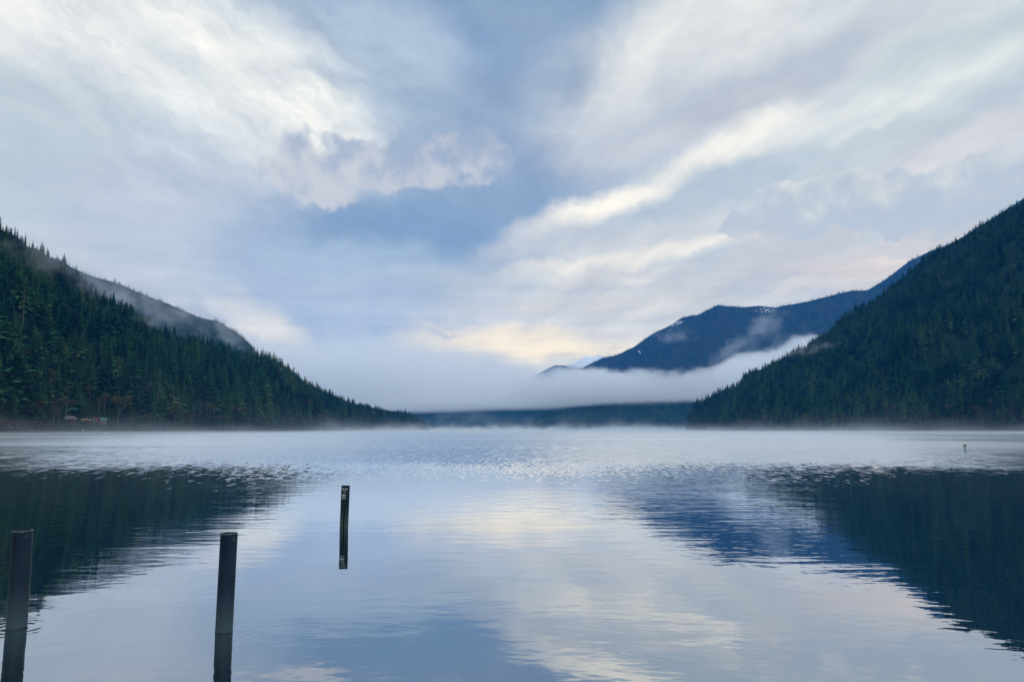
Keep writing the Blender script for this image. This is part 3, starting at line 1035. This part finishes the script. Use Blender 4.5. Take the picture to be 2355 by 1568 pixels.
def snag(seed):
    r = random.Random(seed)
    t_ = MB()
    p = Vector((0, 0, -0.02)); rad = 0.011
    for k in range(6):
        q = p + Vector((r.uniform(-.006, .006), r.uniform(-.006, .006), 1.0 / 6))
        t_.tube(p, q, rad, rad * 0.78, 7)
        p, rad = q, rad * 0.78
    br = MB()
    for k in range(16):
        z_ = r.uniform(0.25, 0.95); a_ = r.uniform(0, 6.28); ln = r.uniform(.02, .07) * (1.3 - z_)
        br.tube((0, 0, z_), (math.cos(a_) * ln * 2, math.sin(a_) * ln * 2, z_ - ln * .5), 0.0022, 0.0008, 4)
    return t_, br


for i, (bx, ty, by, dd, lab) in enumerate([
        (152, 905, 958, 14, "bare pale trunk rising straight behind the grey lakeside cabin"),
        (362, 868, 955, 34, "bleached dead tree with stubby branches right of the boathouse, the taller of two"),
        (343, 878, 930, 50, "thin bleached dead tree just left of the taller snag"),
        (44, 780, 850, 150, "leaning silvery dead tree high on the left hillside near the photo edge"),
        (281, 695, 722, 330, "short pale snag close to the left skyline")]):
    az_ = azel(bx, by)[0]
    r_ = float(hill_left.D(az_)) + dd
    for _ in range(60):                                # walk uphill to where the photo shows its foot
        if pxy(az_, r_, float(hill_left.z(az_, r_)))[1] <= by: break
        r_ += 4
    zz_ = float(hill_left.z(az_, r_))
    hh = (by - ty) / F_PX * r_ * 1.1 + 4
    t_, br = snag(90 + i)
    e = empty("dead_tree", (r_ * math.sin(math.radians(az_)), r_ * math.cos(math.radians(az_)), zz_ - 1))
    e.scale = (hh * 1.1, hh * 1.1, hh)
    tag(e, lab, "dead tree")
    t_.build("trunk", M_paleBark, e)
    br.build("branches", M_paleBark, e)

# low brush along the water's edge
brush_v = MB()
rb = random.Random(5)
for hill, a0, a1, n_, in ((hill_left, -36, -11.5, 2600), (hill_right, 13.0, 36, 2400)):
    for i in range(n_):
        az_ = rb.uniform(a0, a1)
        r_ = float(hill.D(az_)) + rb.uniform(0.3, 9)
        if hill is hill_left and AZ_CAB0 - .3 < az_ < AZ_CAB1 + .3: continue
        x, y, z = r_ * math.sin(math.radians(az_)), r_ * math.cos(math.radians(az_)), float(hill.z(az_, r_))
        hb_ = rb.uniform(0.8, 3.2)
        for k in range(5):
            u = Vector((rb.uniform(-1, 1), rb.uniform(-1, 1), rb.uniform(-.3, 1))).normalized() * hb_ * .45
            v = Vector((rb.uniform(-1, 1), rb.uniform(-1, 1), rb.uniform(-1, 1))).normalized() * hb_ * .35
            c_ = Vector((x + rb.gauss(0, .9), y + rb.gauss(0, .9), z + hb_ * rb.uniform(.15, .75)))
            brush_v.add([c_ - u, c_ + v, c_ + u, c_ - v], [(0, 1, 2, 3)])
M_brush = pmat("shore_brush", (0.055, 0.036, 0.034), 0.95, 0.1, 0.15, (0.045, 0.050, 0.026))
tag(brush_v.build("shrubs", M_brush), "reddish brown brush along the water's edge of both shores", kind="stuff")

# ------------------------------------------------------------------ lakeside buildings on the left shore
M_roofgrey = pmat("grey_shingles", (0.085, 0.085, 0.095), 0.9, 0.2, 1.5, (0.12, 0.12, 0.13))
M_wallbrown = pmat("brown_boards", (0.05, 0.028, 0.022), 0.9, 0.2, 2.0, (0.075, 0.04, 0.03))
M_wallred = pmat("maroon_boards", (0.11, 0.024, 0.026), 0.9, 0.2, 2.0, (0.14, 0.035, 0.03))
M_rooftan = pmat("mossy_tan_roof", (0.15, 0.115, 0.07), 0.9, 0.2, 1.0, (0.12, 0.11, 0.06))
M_roofgreen = pmat("green_metal_roof", (0.07, 0.30, 0.27), 0.4, 0.5)
M_whitep = pmat("white_paint", (0.78, 0.78, 0.76), 0.6, 0.4)
M_barrel = pmat("pale_barrel", (0.42, 0.40, 0.40), 0.6, 0.3)
M_glass = pmat("window_glass", (0.02, 0.03, 0.035), 0.08, 0.6)
M_deck = pmat("deck_boards", (0.17, 0.14, 0.06), 0.9, 0.2, 2.0, (0.12, 0.09, 0.04))
M_greyw = pmat("weathered_boards", (0.20, 0.20, 0.21), 0.9, 0.2, 2.0, (0.14, 0.14, 0.15))


def site(px, off):
    az_ = azel(px, 980)[0]
    r_ = float(hill_left.D(az_)) + off
    return r_ * math.sin(math.radians(az_)), r_ * math.cos(math.radians(az_)), float(hill_left.z(az_, r_)), az_, r_


def cabin(px, off, wpx, z_base, wall_h, roof_h, hip, mats, label, cat, name, depth=6.0, door=True, nwin=2):
    x, y, z, az_, r_ = site(px, off)
    w = wpx / F_PX * r_ / 1.0
    z0 = max(z - 0.3, z_base)
    e = empty(name, (x, y, z0), (0, 0, math.radians(-az_)))
    tag(e, label, cat)
    fnd = MB(); fnd.box(-w * .435, w * .435, -depth * .49, depth * .49, -3.0, 0.0)
    fnd.build("foundation", M_wallbrown, e)
    b = MB(); b.box(-w * .44, w * .44, -depth / 2, depth / 2, 0, wall_h)
    b.build("wall", mats[0], e)
    rf = MB(); W2, D2 = w / 2, depth / 2 + .6
    rx = W2 * (0.45 if hip else 1.0)
    vs = [(-W2, -D2, wall_h + .02), (W2, -D2, wall_h + .02), (W2, D2, wall_h + .02), (-W2, D2, wall_h + .02), (-rx, 0, wall_h + roof_h), (rx, 0, wall_h + roof_h),
          (-W2, -D2, wall_h - .15), (W2, -D2, wall_h - .15), (W2, D2, wall_h - .15), (-W2, D2, wall_h - .15)]
    rf.add(vs, [(0, 1, 5, 4), (2, 3, 4, 5), (1, 2, 5), (3, 0, 4), (6, 7, 1, 0), (7, 8, 2, 1), (8, 9, 3, 2), (9, 6, 0, 3), (9, 8, 7, 6)])
    rf.build("roof", mats[1], e)
    if door:
        d_ = MB(); d_.box(-.45, .45, -depth / 2 - .05, -depth / 2 + .02, 0.02, 2.0)
        dd = d_.build("door", mats[2], e)
        k_ = MB(); k_.box(.28, .36, -depth / 2 - .10, -depth / 2 - .05, .95, 1.05)
        k_.build("handle", M_greyw, dd)
    for i in range(nwin):
        cx_ = (-1 if i % 2 == 0 else 1) * w * (.27)
        wf = MB(); wz0, wz1 = wall_h * .4, wall_h * .85
        for q_ in ((cx_ - .6, cx_ + .6, wz0 - .08, wz0), (cx_ - .6, cx_ + .6, wz1, wz1 + .08), (cx_ - .6, cx_ - .52, wz0, wz1), (cx_ + .52, cx_ + .6, wz0, wz1)):
            wf.box(q_[0], q_[1], -depth / 2 - .06, -depth / 2 + .02, q_[2], q_[3])
        wo_ = wf.build("window", M_whitep, e)
        pn = MB(); pn.box(cx_ - .52, cx_ + .52, -depth / 2 - .02, -depth / 2 + .02, wz0, wz1)
        pn.build("pane", M_glass, wo_)
    return e


cabin(160, 13, 27, 3.0, 2.3, 2.3, True, (M_wallbrown, M_roofgrey, M_wallbrown), "low cabin with grey hipped roof by the lake, leftmost of the shore buildings", "cabin", "lake_cabin")
cabin(197, 14, 26, 2.4, 1.7, 1.4, True, (M_wallbrown, M_rooftan, M_wallbrown), "low shed with mossy tan roof behind the lakeside deck", "shed", "lake_shed")
cabin(235, 12, 16, 1.6, 3.9, 0.9, False, (M_greyw, M_roofgreen, M_wallred), "narrow boathouse with bright green metal roof, rightmost of the shore buildings", "boathouse", "boathouse", depth=5, nwin=2)
cabin(221, 15, 12, 1.6, 3.0, 0.8, False, (M_wallred, M_wallred, M_greyw), "small maroon hut between the tan roofed shed and the boathouse", "hut", "maroon_hut", depth=4, nwin=1)

x, y, z, az_, r_ = site(205, 3)
e = tag(empty("lakeside_deck", (x, y, 1.7), (0, 0, math.radians(-az_))), "long olive wooden deck standing on posts in front of the tan roofed shed", "deck")
w_ = 30 / F_PX * r_
d_ = MB(); d_.box(-w_ / 2, w_ / 2, -2.0, 2.5, 0, .22); d_.build("platform", M_deck, e)
for i in range(5):
    p_ = MB(); xx = -w_ / 2 + .2 + i * (w_ - .4) / 4; p_.tube((xx, -1.7, -2.6), (xx, -1.7, 0), .11, .11, 8); p_.build("leg", M_deck, e)
rl = MB()
rl.box(-w_ / 2, w_ / 2, -1.98, -1.90, .85, .95)
for i in range(9):
    xx = -w_ / 2 + .04 + i * (w_ - .12) / 8; rl.box(xx, xx + .07, -1.98, -1.90, .22, .85)
rl.build("railing", M_deck, e)

x, y, z, az_, r_ = site(214, 7)
e = tag(empty("timber_mast", (x, y, z)), "thick pale wooden post standing between the shed and the boathouse", "post")
p_ = MB(); p_.tube((0, 0, -.5), (0, 0, 8.2), .42, .34, 12); p_.build("shaft", M_greyw, e)
p_ = MB(); p_.tube((0, 0, 8.2), (0, 0, 8.34), .40, .36, 12); p_.build("cap", M_greyw, e)

for px, sc_, lab in ((192, 1.0, "large white covered barrel at the left end of the lakeside deck"), (225, .75, "small white covered barrel at the right end of the lakeside deck")):
    x, y, z, az_, r_ = site(px, 1.6)
    e = tag(empty("water_barrel", (x, y, 1.95)), lab, "barrel")
    e.scale = (sc_, sc_, sc_)
    b_ = MB(); b_.lathe([(.45, 0), (.58, .3), (.60, .8), (.55, 1.3)], 16, close=True); b_.build("body", M_barrel, e)
    b_ = MB(); b_.lathe([(.58, 1.31), (.58, 1.42), (.30, 1.52), (.02, 1.54)], 16, close=True); b_.build("lid", M_barrel, e)

x, y, z, az_, r_ = site(242, -2.5)
e = tag(empty("rowing_boat", (x, y, .12), (0, 0, math.radians(-az_ + 4))), "pale rowing boat moored below the green roofed boathouse", "boat")
hull = MB(); secs = []
for i in range(9):
    t = -1 + i / 4
    hw = 0.75 * (1 - abs(t) ** 2.6) + .03; zk = -.25 + .18 * t * t; zg = .42 + .16 * t * t
    secs.append([(t * 2.6, -hw, zg), (t * 2.6, -hw * .7, zk + .12), (t * 2.6, 0, zk), (t * 2.6, hw * .7, zk + .12), (t * 2.6, hw, zg), (t * 2.6, hw * .88, zg), (t * 2.6, 0, zk + .12), (t * 2.6, -hw * .88, zg)])
for i in range(8):
    n0 = len(hull.v)
    hull.add(secs[i] + secs[i + 1], [(j, (j + 1) % 8, 8 + (j + 1) % 8, 8 + j) for j in range(8)])
hull.build("hull", M_whitep, e)
for t in (-1.1, .2, 1.3):
    b_ = MB(); b_.box(t - .13, t + .13, -.5, .5, .28, .33); b_.build("bench", M_deck, e)

# ------------------------------------------------------------------ piles in the shallows
def pipe_mat(name, col, col2, low, pale=0.0):
    m = bpy.data.materials.new(name)
    m.use_nodes = True
    q = NG(m.node_tree)
    tc = q.n("ShaderNodeTexCoord").outputs["Object"]
    x, y, z = q.sep(tc)
    n1 = q.noise(q.mapping(tc, scale=(6, 6, 1.2), kind="POINT"), 1.0, 5.0, 0.65)
    n2 = q.noise(tc, 38.0, 4.0, 0.7)
    colr = q.mix(q.map(n1, 0.35, 0.68), (*col, 1), (*col2, 1))
    # lime and dried mud left by a falling lake level, palest just above the water
    f = q.math("MULTIPLY", q.map(q.math("ADD", z, q.math("MULTIPLY", n1, 0.25)), 0.0, 0.75, 1.0, 0.0, True), 0.8)
    colr = q.mix(f, colr, (*low, 1))
    spots = q.map(q.noise(q.mapping(tc, scale=(9, 9, 5), kind="POINT"), 1.0, 2.0, 0.5), 0.70, 0.74, 0, 0.6)
    colr = q.mix(spots, colr, (*low, 1))
    b = q.n("ShaderNodeBsdfPrincipled")
    q.link(colr, b.inputs["Base Color"])
    b.inputs["Roughness"].default_value = 0.45
    b.inputs["Specular IOR Level"].default_value = 0.18
    bn = q.n("ShaderNodeBump")
    bn.inputs["Strength"].default_value = 0.25
    bn.inputs["Distance"].default_value = 0.004
    q.link(n2, bn.inputs["Height"])
    q.link(bn.outputs[0], b.inputs["Normal"])
    o = q.n("ShaderNodeOutputMaterial")
    q.link(b.outputs[0], o.inputs[0])
    return m


M_pipe = pipe_mat("grey_plastic_pipe", (0.008, 0.022, 0.042), (0.022, 0.048, 0.074), (0.08, 0.125, 0.15))
M_pipe3 = pipe_mat("black_marker_post", (0.008, 0.020, 0.036), (0.012, 0.032, 0.044), (0.085, 0.13, 0.125))
M_pile = pmat("waterlogged_timber", (0.012, 0.009, 0.010), 0.9, 0.2, 30.0, (0.022, 0.016, 0.015), bump=0.6)
M_white = pmat("white_lettering", (0.62, 0.66, 0.70), 0.6, 0.3)


def pile(px_top, py_top, px_wl, py_wl, wpx, label, mat, rim=True):
    dx_, dy_, dz_ = ray(px_wl, py_wl)
    k = -CAM_H / dz_
    base = Vector((dx_ * k, dy_ * k, 0))
    dist = math.hypot(base.x, base.y)
    tdx, tdy, tdz = ray(px_top, py_top)
    kk = dist / math.hypot(tdx, tdy)
    top = Vector((tdx * kk, tdy * kk, CAM_H + tdz * kk))
    H = (top - base).length
    R = wpx / F_PX * dist / 2 * 1.0
    e = empty("mooring_pile" if rim else "marker_post", base)
    e.rotation_mode = "QUATERNION"
    d = (top - base).normalized()
    e.rotation_quaternion = Vector((0, 0, 1)).rotation_difference(d)
    tag(e, label, "pile" if rim else "post")
    return e, H, R, base


def build_pile(pt, label, seed):
    e, H, R, base = pile(*pt, label, M_pipe)
    s_ = MB()
    s_.lathe([(R, 0.0), (R * 1.012, 0.004), (R * 1.012, 0.02), (R, 0.026), (R, H - .02), (R * .995, H - .004), (R * .97, H), (R * .90, H), (R * .885, H - .006), (R * .88, H - .35), (0.001, H - .36)], 40)
    s_.build("pipe_sleeve", M_pipe, e, True)
    rr = random.Random(seed)
    ph = [rr.uniform(0, 6.28) for _ in range(8)]
    b_ = MB()
    prof = [(R * .965, 0.0)] + [(R * .955, -z_ * 0.03) for z_ in range(1, 90)]
    b_.lathe(prof, 40, fn=lambda a, z_: R * min(1, -z_ * 1.2) * 0.10 * (math.sin(3 * a + ph[0] + z_ * 14) * math.sin(z_ * 23 + ph[1]) + .5 * math.sin(7 * a + ph[2] - z_ * 31)))
    b_.build("submerged_pile", M_pile, e, True)
    rim = MB()
    rim.lathe([(R * 1.006, H - .012), (R * 1.006, H + .001), (R * .89, H + .002)], 40)
    rim.build("rim", pmat("worn_pipe_rim", (0.05, 0.07, 0.09), 0.35, 0.5), e, True)
    return e


build_pile((52, 1219, 38, 1443, 34.5), "grey hollow pipe pile at the left edge of the photo, with scuffed pale patches", 1)
build_pile((527, 1225, 515, 1452, 34.5), "grey hollow pipe pile standing between the left edge pile and the lettered post", 2)

e, H, R, base = pile(795, 1117, 791, 1212, 17.5, "thin black marker post with white lettering near its top, farthest of the three posts", M_pipe3, rim=False)
s_ = MB()
s_.box(-R, R, -R * .35, R * .35, -2.2, H)
s_.build("post_body", M_pipe3, e)
gr = MB()
gr.box(-R * .16, R * .10, -R * .42, -R * .352, 0.0, H * .45)
gr.build("groove", pmat("dark_slot", (0.003, 0.004, 0.005), 0.8, 0.1), e)
cp = MB(); cp.box(-R * 1.02, R * 1.02, -R * .38, R * .38, H, H + .012); cp.build("cap", M_pipe3, e)


def text_mesh(s, size, mat, name, parent, x, z, y, bold=0.0):
    cu = bpy.data.curves.new(name, "FONT")
    cu.body = s; cu.size = size; cu.align_x = "CENTER"; cu.extrude = 0.0015; cu.offset = bold
    tmp = bpy.data.objects.new("tmp", cu)
    COL.objects.link(tmp)
    dg = bpy.context.evaluated_depsgraph_get()
    me = bpy.data.meshes.new_from_object(tmp.evaluated_get(dg))
    bpy.data.objects.remove(tmp)
    me.name = name
    me.materials.clear(); me.materials.append(mat)
    o = bpy.data.objects.new(name, me)
    o.location = (x, y, z); o.rotation_euler = (math.radians(90), 0, 0)
    return link(o, parent)


yf = -R * .35 - .0025
text_mesh("NE 900", R * .50, M_white, "lettering", e, -R * .12, H - R * .95, yf, .002)
text_mesh("NU", R * .44, M_white, "lettering", e, -R * .10, H - R * 1.50, yf, .001)
text_mesh("A  A", R * .40, M_white, "lettering", e, -R * .18, H - R * 2.05, yf, .001)
pl = MB(); pl.box(-R * .82, R * .26, -R * .352 - .004, -R * .352, H - R * 3.15, H - R * 2.2)
plate = pl.build("symbol_plate", M_white, e)
text_mesh("OCP", R * .62, pmat("black_symbol", (0.004, 0.006, 0.008), 0.7, 0.2), "symbol", plate, -R * .28, H - R * 2.92, yf - .004, .004)

# ------------------------------------------------------------------ white buoy on the right
dx_, dy_, dz_ = ray(2222, 1040.5)
k = -CAM_H / dz_
bx_, by_ = dx_ * k, dy_ * k
e = tag(empty("buoy", (bx_, by_, 0), (0, math.radians(-4), 0)), "white cylindrical buoy with dark band near its top, floating off the right shore", "buoy")
M_buoy = pmat("buoy_plastic", (0.66, 0.78, 0.76), 0.4, 0.5, 8.0, (0.58, 0.72, 0.70))
b_ = MB(); b_.lathe([(.175, -.5), (.178, .0), (.172, .78)], 24, close=True); b_.build("float_body", M_buoy, e, False)
b_ = MB(); b_.lathe([(.180, .782), (.180, .83)], 24, close=True); b_.build("band", pmat("dark_band", (0.02, 0.03, 0.07), .5, .4), e)
b_ = MB(); b_.lathe([(.172, .832), (.172, .86)], 24, close=True); b_.build("band", pmat("grey_band", (0.16, 0.16, 0.22), .5, .4), e)
b_ = MB(); b_.lathe([(.185, .862), (.188, .98), (.15, 1.01), (.02, 1.03)], 24, close=True); b_.build("cap", M_whitep, e)
for (zz_, xx) in ((.70, -.06), (.13, -.02)):
    b_ = MB(); b_.box(xx - .035, xx + .035, -.185, -.160, zz_ - .05, zz_ + .05); b_.build("mark", pmat("dark_mark", (0.02, 0.05, 0.06), .6, .3), e)


# ------------------------------------------------------------------ air: haze, fog bank, mist on the lake, wisps on the slopes
def vol_mat(name, color, aniso, dens_fn, step=1.0):
    m = bpy.data.materials.new(name)
    m.use_nodes = True
    q = NG(m.node_tree)
    pv = q.n("ShaderNodeVolumePrincipled")
    pv.inputs["Color"].default_value = (*color, 1)
    pv.inputs["Anisotropy"].default_value = aniso
    d = dens_fn(q)
    if isinstance(d, float):
        pv.inputs["Density"].default_value = d
    else:
        q.link(d, pv.inputs["Density"])
    o = q.n("ShaderNodeOutputMaterial")
    q.link(pv.outputs[0], o.inputs["Volume"])
    m.cycles.volume_step_rate = step
    if isinstance(d, float):
        m.cycles.homogeneous_volume = True
    return m


mb = MB(); mb.box(-7000, 7000, -5200, 8900, -9, 1420)
haze = tag(mb.build("haze", vol_mat("haze", (0.03, 0.36, 1.0), 0.0, lambda q: 5.8e-5)), "thin blue haze filling the valley air", kind="stuff")


def box_obj(name, x0, x1, y0, y1, z0, z1, mat, label):
    mb = MB(); mb.box(x0, x1, y0, y1, z0, z1)
    return tag(mb.build(name, mat), label, kind="stuff")


def lake_mist_d(q):
    pos = q.n("ShaderNodeNewGeometry").outputs["Position"]
    x, y, z = q.sep(pos)
    big = q.noise(q.mapping(pos, scale=(.008, .003, .008), kind="POINT"), 1.0, 3.0, 0.6)
    puff = q.noise(q.mapping(pos, scale=(.045, .008, .040), kind="POINT"), 1.0, 4.0, 0.65)
    top = q.math("MULTIPLY", q.map(puff, 0.36, 0.70, 0.5, 32.0), q.map(y, 300, 2200, 0.65, 0.95))
    f = q.math("MAXIMUM", q.math("SUBTRACT", 1.0, q.math("DIVIDE", z, top)), 0.0)
    f = q.math("POWER", f, 1.3)
    rise = q.math("MULTIPLY", f, q.map(big, 0.38, 0.60, 0.08, 1.0))
    film = q.math("MULTIPLY", q.map(z, 0.4, 2.2, 1.0, 0.0), q.map(big, .3, .6, 0.5, 1.2))
    near = q.map(y, 50, 500, 0.25, 1.0)
    return q.math("MULTIPLY", q.math("MULTIPLY", q.math("ADD", q.math("MULTIPLY", rise, q.map(y, 420, 1000, 0.7, 2.1)), q.math("MULTIPLY", film, 1.6)), 0.0014), near)


box_obj("lake_mist", -1500, 1800, 30, 4000, 0.02, 34, vol_mat("lake_mist", (0.86, 0.94, 1.0), 0.2, lake_mist_d, 0.2), "pale mist lying on the far water and rising in front of the shores")


def fog_d(q):
    pos = q.n("ShaderNodeNewGeometry").outputs["Position"]
    x, y, z = q.sep(pos)
    nz = q.noise(q.mapping(pos, scale=(.0022, .0016, .0040), kind="POINT"), 1.0, 5.0, 0.6)
    nn = q.math("SUBTRACT", nz, 0.5)
    # height of its upper surface, across the valley
    cr = q.n("ShaderNodeFloatCurve")
    xs = q.map(q.math("MULTIPLY", q.math("DIVIDE", x, y), 3200.0), -2000, 2200, 0.0, 1.0)
    cu = cr.mapping.curves[0]
    pts = [(-2000, 420), (-900, 430), (-328, 410), (-88, 380), (42, 335), (228, 280), (500, 264), (783, 266), (968, 315), (1153, 372), (1330, 405), (1450, 380), (1700, 300), (2200, 200)]
    cu.points[0].location = (0, pts[0][1] / 700); cu.points[1].location = (1, pts[-1][1] / 700)
    for X, Hh in pts[1:-1]:
        cu.points.new((X + 2000) / 4200, Hh / 700)
    cr.mapping.update()
    q.link(xs, cr.inputs["Value"])
    fine = q.math("SUBTRACT", q.noise(q.mapping(pos, scale=(.0075, .003, .010), kind="POINT"), 1.0, 5.0, 0.66), 0.5)
    top = q.math("ADD", q.math("MULTIPLY", q.math("MULTIPLY", cr.outputs[0], 700.0), q.math("DIVIDE", y, 3200.0)), q.math("ADD", q.math("MULTIPLY", nn, 130.0), q.math("MULTIPLY", fine, 210.0)))
    up = q.map(q.math("SUBTRACT", top, z), 0.0, q.map(x, -200, 350, 170.0, 46.0), 0.0, 1.0, True)
    bot = q.map(q.math("ADD", q.math("SUBTRACT", z, q.map(x, -600, 800, 82, 122)), q.math("MULTIPLY", nn, -30.0)), -12.0, 26.0, 0.0, 1.0, True)
    side = q.map(x, -2000, -1700, 0.0, 1.0, True)
    body = q.map(nz, 0.35, 0.62, 0.55, 1.3)
    return q.math("MULTIPLY", q.math("MULTIPLY", up, bot), q.math("MULTIPLY", q.math("MULTIPLY", side, body), 0.0068))


box_obj("fog_bank", -2000, 2200, 3150, 3700, 40, 620, vol_mat("fog_bank", (0.965, 0.985, 1.0), 0.0, fog_d, 0.25), "long low fog bank hiding the foot of the distant mountains")


def wisp(px, py, d, rxpx, rypx, tilt, depth, dens, seed, label, cut=0.42):
    c_ = at_dist(px, py, d)
    k_ = d / F_PX
    def fn(q):
        tc = q.n("ShaderNodeTexCoord").outputs["Object"]
        rr_ = q.vmath("LENGTH", tc)
        sc = (rxpx * k_, depth, rypx * k_)
        wp = q.vmath("ADD", q.vmath("MULTIPLY", tc, (rxpx / rypx * 0.7, 1.0, 1.0)), (seed * 7.3, seed * 3.1, seed * 1.7))
        nz = q.noise(wp, 1.35, 5.0, 0.62)
        f = q.map(q.math("ADD", nz, q.math("MULTIPLY", rr_, -0.30)), cut - 0.14, cut + 0.14, 0.0, 1.0, True)
        return q.math("MULTIPLY", q.math("MULTIPLY", f, q.map(rr_, 0.55, 1.0, 1.0, 0.0, True)), dens)
    bm_ = MB()
    n1_, n2_ = 10, 16
    bm_.lathe([(max(1e-3, math.sin(math.pi * i / n1_)), -math.cos(math.pi * i / n1_)) for i in range(n1_ + 1)], n2_, close=True)
    o = bm_.build("mist_wisp", vol_mat("mist_wisp", (0.92, 0.96, 1.0), 0.2, fn, 0.45))
    o.location = c_
    o.scale = (rxpx * k_, depth, rypx * k_)
    o.rotation_euler = (0, math.radians(tilt), -math.atan2(c_.x, c_.y))
    tag(o, label, kind="stuff")


wisp(90, 600, 890, 190, 52, 18, 90, 0.0055, 1, "torn grey mist drifting across the top of the left hill")
wisp(240, 665, 1500, 130, 50, 30, 120, 0.0035, 2, "mist between the left hill and the ridge behind it")
wisp(330, 690, 2100, 210, 48, 22, 220, 0.0034, 3, "mist draped along the ridge behind the left hill")
wisp(520, 760, 2200, 150, 46, 30, 200, 0.0034, 4, "mist at the lower end of the ridge behind the left hill")
wisp(345, 735, 1000, 60, 24, 5, 40, 0.008, 5, "small puff of mist caught on the left hill skyline")
wisp(1900, 800, 1750, 190, 20, -6, 90, 0.006, 6, "thin streak of mist across the right hillside")
wisp(1545, 768, 5300, 85, 30, 8, 250, 0.0018, 7, "small cloud puff on the distant mountain's left shoulder")
wisp(1765, 745, 5200, 80, 42, -30, 250, 0.0026, 8, "cloud puff below the snowy notch of the distant mountain")
wisp(1690, 800, 4900, 110, 44, -30, 250, 0.0026, 9, "ragged cloud on the distant mountain above the fog bank")
wisp(1080, 962, 3650, 260, 40, 0, 160, 0.0012, 11, "faint mist lying before the lighter of the two far low hills")
wisp(370, 700, 1650, 300, 120, 28, 160, 0.0011, 12, "thin veil of mist in front of the ridge behind the left hill")
wisp(1800, 805, 2900, 110, 46, -24, 180, 0.0035, 10, "bright fog tongue climbing behind the right hill")
